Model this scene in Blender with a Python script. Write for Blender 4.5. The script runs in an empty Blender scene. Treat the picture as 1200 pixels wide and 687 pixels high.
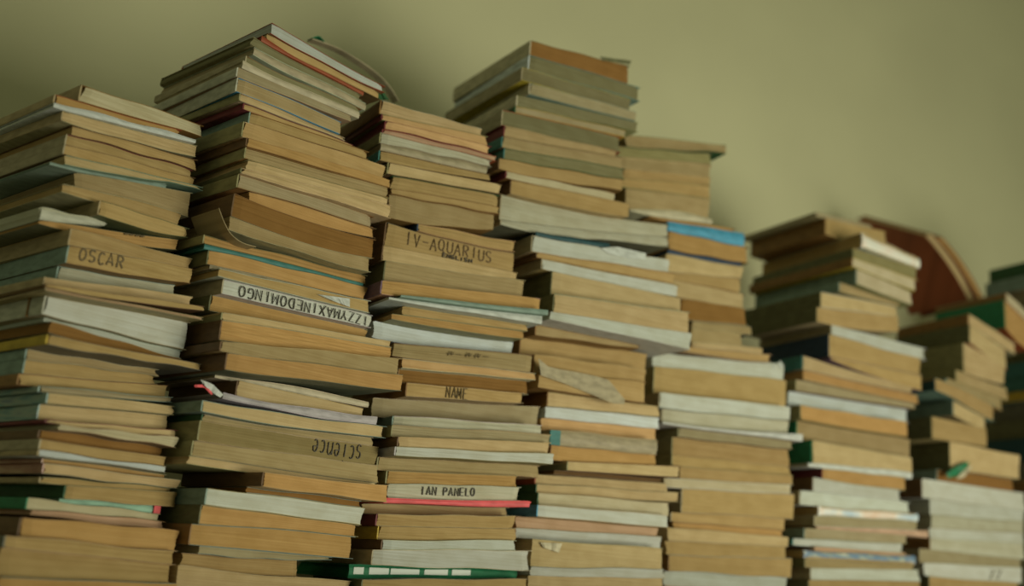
import bpy, math, random
from mathutils import Vector

# ------------------------------------------------------------------ camera
W, H = 1200.0, 687.0
F = 1286.0                      # focal length in pixels of the 1200 px wide frame
PITCH = math.radians(15.06)
ROLL = math.radians(4.7)
CAMZ = 1.30
cp, sp, cr, sr = math.cos(PITCH), math.sin(PITCH), math.cos(ROLL), math.sin(ROLL)
FWD = Vector((0, cp, sp))
R0, U0 = Vector((1, 0, 0)), Vector((0, -sp, cp))
RGT = R0 * cr + U0 * sr
UPV = U0 * cr - R0 * sr
CAM = Vector((0, 0, CAMZ))

scene = bpy.context.scene
col = scene.collection
cam_data = bpy.data.cameras.new('camera')
cam_data.sensor_width = 36.0
cam_data.lens = 36.0 * F / W
cam_data.clip_start = 0.05
cam_data.clip_end = 60
cam_data.dof.use_dof = True
cam_data.dof.focus_distance = 1.62
cam_data.dof.aperture_fstop = 1.6
cam = bpy.data.objects.new('camera', cam_data)
col.objects.link(cam)
from mathutils import Matrix
m = Matrix((RGT, UPV, -FWD)).transposed().to_4x4()
m.translation = CAM
cam.matrix_world = m
scene.camera = cam

# ------------------------------------------------------------------ light
world = bpy.data.worlds.new('world')
scene.world = world
world.use_nodes = True
bg = world.node_tree.nodes['Background']
bg.inputs['Color'].default_value = (0.96, 1.0, 0.58, 1)
bg.inputs['Strength'].default_value = 0.18

def area(name, loc, target, sx, sy, power, color):
    d = bpy.data.lights.new(name, 'AREA')
    d.shape = 'RECTANGLE'
    d.size, d.size_y = sx, sy
    d.energy = power
    d.color = color
    o = bpy.data.objects.new(name, d)
    col.objects.link(o)
    o.location = loc
    o.rotation_euler = (Vector(target) - Vector(loc)).to_track_quat('-Z', 'Y').to_euler()
    return o
key = area('window_light', (2.45, 0.25, 1.08), (0.25, 1.95, 1.6), 1.6, 1.3, 32.5, (0.975, 0.955, 0.745))
key.data.spread = math.radians(120)

scene.view_settings.view_transform = 'Standard'
scene.view_settings.look = 'None'
scene.view_settings.exposure = 0.0
scene.view_settings.gamma = 1.0
scene.view_settings.use_curve_mapping = False

# ------------------------------------------------------------------ materials
def new_mat(name):
    mt = bpy.data.materials.new(name)
    mt.use_nodes = True
    nt = mt.node_tree
    return mt, nt, nt.nodes['Principled BSDF']

def N(nt, kind, **kw):
    n = nt.nodes.new(kind)
    for k, v in kw.items():
        setattr(n, k, v)
    return n

def mult(nt, a, b):
    mx = N(nt, 'ShaderNodeMix', data_type='RGBA', blend_type='MULTIPLY')
    mx.inputs['Factor'].default_value = 1.0
    nt.links.new(a, mx.inputs['A'])
    nt.links.new(b, mx.inputs['B'])
    return mx.outputs['Result']

def ramp(nt, src, p0, c0, p1, c1):
    r = N(nt, 'ShaderNodeValToRGB')
    r.color_ramp.elements[0].position = p0
    r.color_ramp.elements[0].color = (*c0, 1)
    r.color_ramp.elements[1].position = p1
    r.color_ramp.elements[1].color = (*c1, 1)
    nt.links.new(src, r.inputs['Fac'])
    return r.outputs['Color']

def uv_noise(nt, sx, sy, detail=3.0, scale=1.0):
    tc = N(nt, 'ShaderNodeTexCoord')
    mp = N(nt, 'ShaderNodeMapping')
    mp.inputs['Scale'].default_value = (sx, sy, 1)
    oi = N(nt, 'ShaderNodeObjectInfo')
    cmb = N(nt, 'ShaderNodeCombineXYZ')
    ml = N(nt, 'ShaderNodeMath', operation='MULTIPLY')
    ml.inputs[1].default_value = 97.0
    nt.links.new(oi.outputs['Random'], ml.inputs[0])
    nt.links.new(ml.outputs[0], cmb.inputs['X'])
    nt.links.new(ml.outputs[0], cmb.inputs['Y'])
    nt.links.new(cmb.outputs[0], mp.inputs['Location'])
    nt.links.new(tc.outputs['UV'], mp.inputs['Vector'])
    nz = N(nt, 'ShaderNodeTexNoise')
    nz.inputs['Scale'].default_value = scale
    nz.inputs['Detail'].default_value = detail
    nt.links.new(mp.outputs[0], nz.inputs['Vector'])
    return nz.outputs['Fac']

def paper_material():
    mt, nt, b = new_mat('aged_paper_edges')
    oi = N(nt, 'ShaderNodeObjectInfo')
    lines = uv_noise(nt, 4, 2200, 3)
    bands = uv_noise(nt, 2.5, 420, 2)
    blot = uv_noise(nt, 26, 40, 3)
    c = mult(nt, oi.outputs['Color'], ramp(nt, lines, .30, (.88, .86, .82), .68, (1.05, 1.05, 1.04)))
    c = mult(nt, c, ramp(nt, bands, .32, (.90, .87, .82), .66, (1.04, 1.04, 1.03)))
    c = mult(nt, c, ramp(nt, blot, .34, (.92, .90, .85), .62, (1.03, 1.03, 1.03)))
    nt.links.new(c, b.inputs['Base Color'])
    b.inputs['Roughness'].default_value = .92
    b.inputs['Specular IOR Level'].default_value = .15
    bp = N(nt, 'ShaderNodeBump')
    bp.inputs['Strength'].default_value = .35
    bp.inputs['Distance'].default_value = .0006
    nt.links.new(lines, bp.inputs['Height'])
    nt.links.new(bp.outputs[0], b.inputs['Normal'])
    return mt

def cover_material():
    mt, nt, b = new_mat('worn_card_cover')
    oi = N(nt, 'ShaderNodeObjectInfo')
    blot = uv_noise(nt, 40, 120, 4)
    c = mult(nt, oi.outputs['Color'], ramp(nt, blot, .30, (.72, .72, .70), .62, (1.08, 1.08, 1.08)))
    nt.links.new(c, b.inputs['Base Color'])
    b.inputs['Roughness'].default_value = .55
    b.inputs['Specular IOR Level'].default_value = .3
    return mt

def print_material(name, cols, sx, sy):
    mt, nt, b = new_mat(name)
    nz = uv_noise(nt, sx, sy, 3)
    r = N(nt, 'ShaderNodeValToRGB')
    r.color_ramp.interpolation = 'LINEAR'
    while len(r.color_ramp.elements) < len(cols):
        r.color_ramp.elements.new(.5)
    for i, cc in enumerate(cols):
        r.color_ramp.elements[i].position = .30 + .40 * i / (len(cols) - 1)
        r.color_ramp.elements[i].color = (*cc, 1)
    nt.links.new(nz, r.inputs['Fac'])
    nt.links.new(r.outputs['Color'], b.inputs['Base Color'])
    b.inputs['Roughness'].default_value = .3
    return mt

def plain(name, c, rough=.7):
    mt, nt, b = new_mat(name)
    b.inputs['Base Color'].default_value = (*c, 1)
    b.inputs['Roughness'].default_value = rough
    return mt

PAPER = paper_material()
COVER = cover_material()
INK = plain('pen_ink', (.045, .035, .025), .6)
BROWN_INK = plain('brown_ink', (.11, .065, .025), .7)
PENCIL = plain('grey_pencil', (.13, .095, .045), .8)
LABELW = plain('pale_label_print', (.62, .68, .62), .5)
PRINTS = {
    'bluep': print_material('blue_printed_spine', [(.55, .57, .52), (.10, .20, .36), (.30, .36, .34), (.62, .62, .52)], 25, 60),
    'shiny': print_material('glossy_magazine_spine', [(.75, .55, .42), (.78, .76, .70), (.45, .58, .68), (.80, .78, .74)], 14, 10),
    'pinkp': print_material('pale_printed_spine', [(.75, .60, .50), (.75, .73, .64), (.68, .70, .62)], 30, 30),
    'bluemix': print_material('blue_green_printed_edge', [(.06, .12, .18), (.12, .26, .26), (.25, .33, .28), (.10, .18, .24)], 14, 120),
    'redmix': print_material('red_printed_edge', [(.22, .07, .05), (.34, .15, .10), (.45, .30, .18)], 14, 90),
}

def wall_material():
    mt, nt, b = new_mat('painted_plaster')
    tc = N(nt, 'ShaderNodeTexCoord')
    nz = N(nt, 'ShaderNodeTexNoise')
    nz.inputs['Scale'].default_value = 2.2
    nz.inputs['Detail'].default_value = 5
    nt.links.new(tc.outputs['Object'], nz.inputs['Vector'])
    nt.links.new(ramp(nt, nz.outputs['Fac'], .3, (.53, .515, .32), .7, (.585, .57, .355)), b.inputs['Base Color'])
    b.inputs['Roughness'].default_value = .85
    n2 = N(nt, 'ShaderNodeTexNoise')
    n2.inputs['Scale'].default_value = 160
    nt.links.new(tc.outputs['Object'], n2.inputs['Vector'])
    bp = N(nt, 'ShaderNodeBump')
    bp.inputs['Strength'].default_value = .12
    bp.inputs['Distance'].default_value = .002
    nt.links.new(n2.outputs['Fac'], bp.inputs['Height'])
    nt.links.new(bp.outputs[0], b.inputs['Normal'])
    return mt

def wood_material():
    mt, nt, b = new_mat('brown_wood')
    tc = N(nt, 'ShaderNodeTexCoord')
    mp = N(nt, 'ShaderNodeMapping')
    mp.inputs['Scale'].default_value = (2, 30, 30)
    nt.links.new(tc.outputs['Object'], mp.inputs['Vector'])
    nz = N(nt, 'ShaderNodeTexNoise')
    nz.inputs['Scale'].default_value = 2
    nz.inputs['Detail'].default_value = 5
    nt.links.new(mp.outputs[0], nz.inputs['Vector'])
    nt.links.new(ramp(nt, nz.outputs['Fac'], .3, (.13, .07, .035), .7, (.24, .14, .07)), b.inputs['Base Color'])
    b.inputs['Roughness'].default_value = .5
    return mt

PAL = dict(
    tan=(.42, .30, .138), orange=(.455, .285, .115), ltan=(.50, .385, .215), cream=(.51, .46, .32),
    white=(.51, .54, .51), bluew=(.55, .61, .64), dimpaper=(.42, .46, .44), gtan=(.36, .28, .15), gray=(.35, .30, .19),
    pgray=(.45, .45, .36), dimgray=(.20, .19, .105), dtan=(.25, .20, .095), brown=(.25, .135, .042), dbrown=(.14, .08, .035), olive=(.27, .25, .12),  # mid grey and pale bluish: top-row papers with light falloff put into the colour
    dolive=(.13, .13, .06), teal=(.05, .18, .17), dteal=(.02, .07, .08), gteal=(.20, .28, .24), green=(.02, .18, .08),
    dgreen=(.03, .10, .04), maroon=(.16, .03, .035), red=(.75, .12, .13), redbrown=(.30, .075, .03),
    blue=(.07, .30, .48), navy=(.03, .06, .11), lav=(.42, .39, .40), purple=(.16, .10, .15), mint=(.28, .47, .35),
    yellow=(.48, .34, .04), pink=(.48, .32, .22), dgray=(.14, .14, .10), peach=(.55, .36, .18))
CNAME = dict(tan='tan', orange='orange-tan', ltan='light tan', cream='cream', white='white', bluew='bluish white',
             gtan='dull tan', gray='grey-beige', pgray='pale grey', dimgray='mid grey', dtan='dark tan', dimpaper='pale bluish', brown='brown', dbrown='dark brown', olive='olive',
             teal='teal', dteal='dark teal', gteal='grey-teal', green='green', dgreen='dark green', maroon='maroon', red='red',
             redbrown='red-brown', blue='blue', navy='navy', lav='lavender-grey', purple='purple', mint='mint',
             yellow='yellow', pink='pinkish tan', dgray='dark grey', peach='peach', dolive='dark olive')

# ------------------------------------------------------------------ helpers
def ray(x, y):
    return FWD + RGT * ((x - W / 2) / F) + UPV * ((H / 2 - y) / F)

def at_depth(x, y, Y):
    d = ray(x, y)
    return CAM + d * (Y / d.y)

def on_plane(x, y, p0, n):
    d = ray(x, y)
    return CAM + d * ((p0 - CAM).dot(n) / d.dot(n))

def mesh_obj(name, verts, faces, mat, parent=None, uvs=None, color=None, smooth=False):
    me = bpy.data.meshes.new(name)
    me.from_pydata(verts, [], faces)
    if uvs is not None:
        lay = me.uv_layers.new(name='UVMap')
        for lp in me.loops:
            lay.data[lp.index].uv = uvs[lp.vertex_index]
    if mat:
        me.materials.append(mat)
    if smooth:
        for p in me.polygons:
            p.use_smooth = True
    me.update()
    o = bpy.data.objects.new(name, me)
    col.objects.link(o)
    if parent is not None:
        o.parent = parent
    if color:
        o.color = (*color, 1)
    return o

def tag(o, label=None, cat=None, group=None, kind=None):
    if label: o['label'] = label
    if cat: o['category'] = cat
    if group: o['group'] = group
    if kind: o['kind'] = kind
    return o

def box(name, corners_lo, corners_hi, mat, parent=None, color=None):
    v = list(corners_lo) + list(corners_hi)
    n = 4
    f = [(3, 2, 1, 0), (4, 5, 6, 7)] + [(i, (i + 1) % n, (i + 1) % n + n, i + n) for i in range(n)]
    uv = [(p[0] + p[1], p[2]) for p in v]
    return mesh_obj(name, v, f, mat, parent, uv, color)

# ------------------------------------------------------------------ the setting
THW = math.radians(63)
WDIR = Vector((math.sin(THW), math.cos(THW), 0))
WNRM = Vector((math.cos(THW), -math.sin(THW), 0))      # towards the room
WP = Vector((.40, 2.70, 0))
TABLE_Z = CAMZ - .115

def slab(name, a, b, thick_dir, thick, z0, z1, mat, parent=None):
    q = [a, b, b + thick_dir * thick, a + thick_dir * thick]
    return box(name, [(p.x, p.y, z0) for p in q], [(p.x, p.y, z1) for p in q], mat, parent)

WALLM, WOOD = wall_material(), wood_material()
wall = slab('wall_back', WP - WDIR * 3.6, WP + WDIR * 4.2, -WNRM, .12, 0, 4.0, WALLM)
tag(wall, 'plain olive-yellow painted plaster wall behind the book stacks', kind='structure')
fl = slab('floor', WP - WDIR * 3.6, WP + WDIR * 4.2, WNRM, 6.0, -.08, 0, plain('grey_concrete', (.25, .24, .21), .8))
tag(fl, 'grey concrete floor below the table', kind='structure')

tb = bpy.data.objects.new('table', None)
col.objects.link(tb)
tag(tb, 'long brown wooden table carrying all the book stacks', 'table')
t0 = WP - WDIR * 1.75 + WNRM * .01
t1 = WP + WDIR * 1.75 + WNRM * .01
slab('table_top', t0, t1, WNRM, 1.12, TABLE_Z - .035, TABLE_Z, WOOD, tb)
for s in (.05, 3.39):
    for q in (.05, 1.0):
        a = t0 + WDIR * s + WNRM * q
        slab('leg', a, a + WDIR * .06, WNRM, .06, 0, TABLE_Z - .035, WOOD, tb)

# ------------------------------------------------------------------ stroke lettering
def arc(cx, cy, rx, ry, a0, a1, n=8):
    return [(cx + rx * math.cos(math.radians(a0 + (a1 - a0) * i / n)), cy + ry * math.sin(math.radians(a0 + (a1 - a0) * i / n))) for i in range(n + 1)]
GLY = {
    'I': [[(.5, 0), (.5, 1)]], 'V': [[(.1, 1), (.5, 0), (.9, 1)]], '-': [[(.1, .45), (.9, .45)]],
    'A': [[(.05, 0), (.5, 1), (.95, 0)], [(.22, .36), (.78, .36)]],
    'Q': [arc(.5, .52, .42, .48, 90, 450, 14), [(.55, .25), (.98, -.05)]],
    'U': [[(.1, 1), (.1, .3)] + arc(.5, .3, .4, .3, 180, 360, 8) + [(.9, 1)]],
    'R': [[(.12, 0), (.12, 1)] + arc(.45, .75, .42, .25, 90, -90, 8) + [(.12, .5)], [(.45, .5), (.95, 0)]],
    'S': [arc(.5, .74, .38, .26, 30, 270, 9) + arc(.5, .24, .38, .24, 90, -150, 9)],
    'E': [[(.9, 1), (.12, 1), (.12, 0), (.9, 0)], [(.12, .52), (.75, .52)]],
    'N': [[(.1, 0), (.1, 1), (.9, 0), (.9, 1)]],
    'G': [arc(.52, .5, .42, .5, 45, 330, 11) + [(.9, .45), (.55, .45)]],
    'L': [[(.15, 1), (.15, 0), (.9, 0)]], 'H': [[(.12, 0), (.12, 1)], [(.88, 0), (.88, 1)], [(.12, .5), (.88, .5)]],
    'Z': [[(.1, 1), (.9, 1), (.1, 0), (.9, 0)]], 'Y': [[(.05, 1), (.5, .45), (.95, 1)], [(.5, .45), (.5, 0)]],
    'M': [[(.05, 0), (.12, 1), (.5, .25), (.88, 1), (.95, 0)]], 'X': [[(.05, 0), (.95, 1)], [(.05, 1), (.95, 0)]],
    'D': [[(.12, 0), (.12, 1)] + arc(.2, .5, .72, .5, 90, -90, 10) + [(.12, 0)]],
    'O': [arc(.5, .5, .42, .5, 90, 450, 14)], 'P': [[(.12, 0), (.12, 1)] + arc(.45, .74, .42, .26, 90, -90, 8) + [(.12, .48)]],
    'C': [arc(.52, .5, .42, .5, 45, 315, 11)], '7': [[(.1, .95), (.85, 1), (.35, 0)]], '.': [[(.4, .95), (.6, .78)]],
    's': [arc(.5, .45, .34, .17, 30, 270, 7) + arc(.5, .12, .34, .17, 90, -150, 7)],
    'c': [arc(.52, .3, .36, .32, 50, 310, 9)], 'i': [[(.5, 0), (.5, .62)], [(.48, .85), (.52, .92)]],
    'e': [[(.16, .32), (.86, .34)] + arc(.52, .3, .36, .32, 10, 310, 10)],
    'n': [[(.15, 0), (.15, .62)], [(.15, .42)] + arc(.5, .36, .35, .26, 150, 0, 7) + [(.85, 0)]], ' ': [],
    '#': [[(.1, .1), (.5, .9), (.6, .2), (.95, .8)], [(.0, .5), (.9, .45)]],
}

# ------------------------------------------------------------------ books
ORD = ['topmost', 'second', 'third', 'fourth', 'fifth', 'sixth', 'seventh', 'eighth', 'ninth', 'tenth', 'eleventh', 'twelfth']
def ordinal(i):
    if i == 0: return 'topmost'
    if i < 12: return ORD[i] + ' from the top'
    n = i + 1
    suf = 'th' if 10 <= n % 100 <= 20 else {1: 'st', 2: 'nd', 3: 'rd'}.get(n % 10, 'th')
    return '%d%s from the top' % (n, suf)

class Book: pass

def parse(stack, text):
    out = []
    for line in text.strip().splitlines():
        line = line.strip()
        if not line or line.startswith('#'): continue
        desc = None
        if '|' in line:
            line, desc = [q.strip() for q in line.split('|', 1)]
        t = line.split()
        b = Book()
        b.xL, b.yLt, b.yLb, b.xR, b.yRt, b.yRb = [float(q) for q in t[:6]]
        b.col = t[6]
        b.desc = desc
        b.spine_front = False
        b.left = b.cover = None
        b.sag = b.rec = b.yaw = b.bow = b.amp = 0.0
        b.D = None
        b.txt = []
        b.fr = False
        for o in t[7:]:
            if o == 's': b.spine_front = True
            elif o == 'fr': b.fr = True
            else:
                k, v = o.split(':', 1)
                if k == 'l': b.left = v
                elif k == 'c': b.cover = v
                elif k == 'g': b.sag = float(v)
                elif k == 'r': b.rec = float(v) / 1000
                elif k == 'd': b.D = float(v)
                elif k == 'y': b.yaw = float(v)
                elif k == 'b': b.bow = float(v) / 1000
                elif k == 'a': b.amp = float(v) / 1000
        out.append(b)
    return out

NU = 18
COVERS = ['gtan', 'gray', 'gtan', 'tan', 'olive', 'ltan', 'tan', 'brown', 'gray', 'gtan', 'dbrown', 'olive', 'gteal']
PXM = 1 / F

def prepare(st, books):
    rnd = random.Random(st['seed'])
    for b in books:
        b.yj = rnd.uniform(-1.2, 1.2)
        b.rec += rnd.uniform(0, .004)
        b.wa, b.wf, b.wp = rnd.uniform(.0002, .0012), rnd.uniform(.6, 2.2), rnd.uniform(0, 6)
        b.bow = b.bow or rnd.uniform(-.0015, .003)
        b.depth = b.D or st['D'] * rnd.uniform(.9, 1.04)
        place(st, b)

def place(st, b):
    """turn the pixel readings of a book into a place on its stack's own upright front plane"""
    ref = at_depth(st['px'][0], st['px'][1], st['Y'])
    th = math.radians(st['th'] + b.yaw + b.yj)
    b.eu = Vector((math.sin(th), math.cos(th), 0))
    b.ev = Vector((-math.cos(th), math.sin(th), 0))
    b.eu0 = Vector((math.sin(math.radians(st['th'])), math.cos(math.radians(st['th'])), 0))
    th0 = math.radians(st['th'])
    ev0 = Vector((-math.cos(th0), math.sin(th0), 0))
    n0 = -ev0
    p0 = ref + ev0 * b.rec
    PL = on_plane(b.xL, b.yLt, p0, n0)
    PLb = on_plane(b.xL, b.yLb, p0, n0)
    n1 = -b.ev
    PR = on_plane(b.xR, b.yRt, PL, n1)
    PRb = on_plane(b.xR, b.yRb, PL, n1)
    b.P = Vector((PL.x, PL.y, 0))
    b.len = (PR - PL).dot(b.eu)
    b.zL, b.zR, b.zLb, b.zRb = PL.z, PR.z, PLb.z, PRb.z
    b.sagm = -b.sag * PL.y * PXM

def quad(b):
    return [b.P, b.P + b.eu * b.len, b.P + b.eu * b.len + b.ev * b.depth, b.P + b.ev * b.depth]

def separation(A, B):
    best = -9
    for Q in (A, B):
        for i in range(4):
            e = Q[(i + 1) % 4] - Q[i]
            n = Vector((e.y, -e.x, 0)).normalized()
            a = [p.dot(n) for p in A]
            c = [p.dot(n) for p in B]
            best = max(best, min(c) - max(a), min(a) - max(c))
    return best

def relax(stacks, rounds=7):
    """neighbouring stacks stand clear of each other: pull one book forward, push the other back"""
    for _ in range(rounds):
        for si in range(len(stacks) - 1):
            A, B = stacks[si], stacks[si + 1]
            moves = {}
            for a in A['books']:
                qa = quad(a)
                for b in B['books']:
                    if hasattr(a, 'top'):
                        dz = min(max(a.top), max(b.top)) - max(min(a.bot), min(b.bot))
                    else:
                        dz = min(max(a.zL, a.zR), max(b.zL, b.zR)) - max(min(a.zLb, a.zRb), min(b.zLb, b.zRb))
                    if dz > -.005:
                        sp_ = separation(qa, quad(b)) - .009
                        if sp_ < 0:
                            moves[id(a)] = (A, a, min(moves.get(id(a), (0, 0, 0))[2], sp_ * .6))
                            moves[id(b)] = (B, b, max(moves.get(id(b), (0, 0, 0))[2], -sp_ * .6))
            for (st, bo, dv) in moves.values():
                bo.rec = max(-.07, min(.07, bo.rec + dv))
                place(st, bo)

def ease(a, rounds=6):
    """spread a lift along a book so that it never gets a step in it"""
    if max(a) <= 0: return a
    for _ in range(rounds):
        a = [max(a[i], .5 * (a[max(0, i - 1)] + a[min(NU, i + 1)])) for i in range(NU + 1)]
    return a

def settle_stack(st, books):
    rnd = random.Random(st['seed'] + 50)
    # fillers down to the table
    last = books[-1]
    i = 0
    while True:
        zl, zr = min(last.zL, last.zLb), min(last.zR, last.zRb)
        zl, zr = (last.zLb, last.zRb)
        if min(zl, zr) < TABLE_Z + .012:
            last.table = True
            break
        f = Book()
        f.__dict__.update(last.__dict__)
        f.txt, f.desc, f.sagm, f.spine_front, f.left, f.cover = [], 'book at the very foot', 0, False, None, None
        f.col = rnd.choice(['tan', 'ltan', 'gtan', 'cream'])
        f.fr = False
        f.zL, f.zR = last.zLb, last.zRb
        left = min(zl, zr) - TABLE_Z
        t = left if left < .055 else rnd.uniform(.03, .045)
        mz = min(f.zL, f.zR)
        f.zLb, f.zRb = mz - t + .35 * (f.zL - mz), mz - t + .35 * (f.zR - mz)
        if left < .055:
            f.zLb = f.zRb = TABLE_Z
        f.filler = True
        books.append(f)
        last = f
        if left < .055:
            break
        i += 1
    # settle from the table upwards
    n = len(books)
    for k in range(n - 1, -1, -1):
        b = books[k]
        ws = [i / NU for i in range(NU + 1)]
        pts = [b.P + b.eu * (b.len * w) for w in ws]
        if k == n - 1:
            base = [TABLE_Z] * (NU + 1)
            ga = gb = 0
        else:
            nb = books[k + 1]
            base = [top_of(nb, p) for p in pts]
            lift = [0.0] * (NU + 1)
            for ob in books[k + 2:k + 7]:
                for i, p in enumerate(pts):
                    if -.04 < w_of(ob, p) < 1.04:
                        lift[i] = max(lift[i], top_of(ob, p) + .0004 - base[i])
            base = [base[i] + l for i, l in enumerate(ease(lift))]
            ga, gb = b.zLb - base[0], b.zRb - base[-1]
            ga, gb = max(0, ga), max(0, gb)
            mn = min(ga, gb)
            ga, gb = ga - mn, gb - mn
            if max(ga, gb) < .004: ga = gb = 0
        b.bot = [base[i] + ga * (1 - ws[i]) ** 2.2 + gb * ws[i] ** 2.2 + .0003 for i in range(NU + 1)]
        if k < n - 1:
            for i in range(NU):
                for f in (.2, .4, .6, .8):
                    p = pts[i] + (pts[i + 1] - pts[i]) * f
                    z = b.bot[i] * (1 - f) + b.bot[i + 1] * f
                    need = 0
                    for oi, ob in enumerate(books[k + 1:k + 6]):
                        if oi == 0 or -.04 < w_of(ob, p) < 1.04:
                            need = max(need, top_of(ob, p) + .0003 - z)
                    if need > 0:
                        b.bot[i] += need
                        b.bot[i + 1] += need
        b.tmin = .0035
        # keep a sensible minimum thickness everywhere
        top = []
        for i, w in enumerate(ws):
            z = b.zL + (b.zR - b.zL) * w + b.sagm * 4 * w * (1 - w) + b.wa * math.sin(b.wf * w * 6.28 + b.wp) - b.amp * math.sin(6.283 * w)
            top.append(z)
        lack = [max(0, b.bot[i] + b.tmin - top[i]) for i in range(NU + 1)]
        # smooth the lifting so that a book never gets a step in it
        if max(lack) > 0:
            lack = ease(lack)
        b.top = [top[i] + lack[i] for i in range(NU + 1)]

def height(arr, w):
    if w <= 0:
        return arr[0] + (arr[1] - arr[0]) * NU * max(w, -.25) * .5
    if w >= 1:
        return arr[-1] + (arr[-1] - arr[-2]) * NU * min(w - 1, .25) * .5
    i = min(int(w * NU), NU - 1)
    f = w * NU - i
    return arr[i] * (1 - f) + arr[i + 1] * f

def w_of(b, p):
    """how far along the stack's front direction a point lies, 0 to 1 over the book"""
    return (p - b.P).dot(b.eu0) / (b.len * b.eu.dot(b.eu0))

def top_of(b, p):
    return height(b.top, w_of(b, p))

def zpair(b, q):
    """upper and lower face of a book over a plan point given in its own frame"""
    w = w_of(b, b.P + q)
    return height(b.top, w), height(b.bot, w)

def top_at(b, w):
    i = max(0, min(int(w * NU), NU - 1))
    f = w * NU - i
    return b.top[i] * (1 - f) + b.top[i + 1] * f, b.bot[i] * (1 - f) + b.bot[i + 1] * f

def front_bow(b, w):
    return -b.bow * 4 * w * (1 - w)

def build_book(b, name, rnd):
    root = bpy.data.objects.new(name, None)
    col.objects.link(root)
    base = b.P + Vector((0, 0, min(b.bot)))
    root.location = base
    b.base = base
    L, D, eu, ev = b.len, b.depth, b.eu, b.ev
    P0 = Vector((0, 0, 0))
    bz = base.z
    ws = [i / NU for i in range(NU + 1)]
    thk = [b.top[i] - b.bot[i] for i in range(NU + 1)]
    tm = sum(thk) / len(thk)
    tc = min(.0006, tm * .14)
    jut = rnd.uniform(-.0006, .0012)
    pcol = PAL.get(b.col, PAL['tan'])
    j = rnd.uniform(.90, 1.06)
    pcol = tuple(c * j * rnd.uniform(.985, 1.015) for c in pcol)
    cname = b.cover or (b.col if b.spine_front else rnd.choice(COVERS))
    ccol = PAL.get(cname, PAL['gray'])
    ccol = tuple(c * rnd.uniform(.9, 1.05) for c in ccol)
    # ---- page block
    nl = max(3, min(14, int(tm / .0018)))
    pb_front = .0012 if b.spine_front else 0.0
    pts = []         # perimeter: front (u 0..1), right, back, left
    ch = rnd.uniform(.0008, .003)
    def soft(amp, jit):
        a1, a2, p1, p2 = rnd.uniform(-amp, amp), rnd.uniform(-amp, amp) * .6, rnd.uniform(0, 6.3), rnd.uniform(0, 6.3)
        return [a1 * math.sin(2.2 * q / nl + p1) + a2 * math.sin(5 * q / nl + p2) + rnd.uniform(-jit, jit) for q in range(nl + 1)]
    lay = soft(.0012, .0005)
    layL = soft(.0022, .0004)
    layR = soft(.0022, .0004)
    chR = rnd.choice((.001, .002, .004, .007))
    slantL, slantR = rnd.uniform(-.003, .003), rnd.uniform(-.003, .003)
    per = NU + 1
    V, UVs = [], []
    for jn in range(nl + 1):
        s = jn / nl
        for side in (0, 1):
            for i in range(NU + 1):
                w = ws[i]
                u = layL[jn] + slantL * s + w * (L + layR[jn] + slantR * s - layL[jn] - slantL * s)
                if side == 0:
                    v = lay[jn] + front_bow(b, w) + pb_front
                    if i == 0: v += ch
                    if i == NU: v += chR
                    if i == 0: u += ch * .2
                else:
                    v = D + lay[nl - jn]
                p = eu * u + ev * v
                zt, zb = zpair(b, p)
                zt, zb = zt - tc, zb + tc
                z = zb + (zt - zb) * s - bz
                V.append((p.x, p.y, z))
                UVs.append((u + (0 if side == 0 else .7), z + bz))
    Fs = []
    row = 2 * per
    for jn in range(nl):
        a, c = jn * row, (jn + 1) * row
        for i in range(NU):
            Fs.append((a + i, a + i + 1, c + i + 1, c + i))
            Fs.append((a + per + i + 1, a + per + i, c + per + i, c + per + i + 1))
        Fs.append((a + per, a, c, c + per))
        Fs.append((a + NU, a + per + NU, c + per + NU, c + NU))
    tp = nl * row
    for i in range(NU):
        Fs.append((i + 1, i, per + i, per + i + 1))
        Fs.append((tp + i, tp + i + 1, tp + per + i + 1, tp + per + i))
    # the side faces need their own stretch: use depth as u there
    pmat = PAPER
    if b.col in PRINTS and not b.spine_front: pmat = PRINTS[b.col]
    blk = mesh_obj('page_block', V, Fs, pmat, root, UVs, pcol)
    # side UVs by loop so the lines run along the edge
    uvl = blk.data.uv_layers[0].data
    me = blk.data
    for p in me.polygons:
        nz = p.normal
        if abs(nz.dot(eu)) > .7:
            for li in p.loop_indices:
                co = me.vertices[me.loops[li].vertex_index].co
                uvl[li].uv = (2.0 + co.dot(ev), co.z + bz)
    # ---- covers (thin boards following the book)
    def board(nm, ztop, mat, color):
        V, U, Fc = [], [], []
        for lev in (0, 1):
            for side in (0, 1):
                for i in range(NU + 1):
                    w = ws[i]
                    u = -jut + w * (L + 2 * jut)
                    v = (-jut + front_bow(b, w)) if side == 0 else D + jut
                    p = eu * u + ev * v
                    zt, zb = zpair(b, p)
                    z = (zt - tc + tc * lev) if ztop else (zb + tc * lev)
                    V.append((p.x, p.y, z - bz))
                    U.append((u, v))
        n2 = 2 * per
        for i in range(NU):
            Fc += [(i + 1, i, per + i, per + i + 1), (n2 + i, n2 + i + 1, n2 + per + i + 1, n2 + per + i),
                   (i, i + 1, n2 + i + 1, n2 + i), (per + i + 1, per + i, n2 + per + i, n2 + per + i + 1)]
        Fc += [(per, 0, n2, n2 + per), (NU, per + NU, n2 + per + NU, n2 + NU)]
        return mesh_obj(nm, V, Fc, mat, root, U, color)
    pr = PRINTS.get(b.col) if b.spine_front else None
    board('front_cover', True, COVER, ccol)
    board('back_cover', False, COVER, ccol)
    # ---- spine
    where = 'F' if b.spine_front else ('L' if b.left else 'B')
    scol = ccol
    smat = COVER
    if where == 'F':
        scol, smat = pcol, (pr or COVER)
    if where == 'L':
        smat = PRINTS.get(b.left, COVER)
        scol = PAL.get(b.left, ccol)
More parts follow.
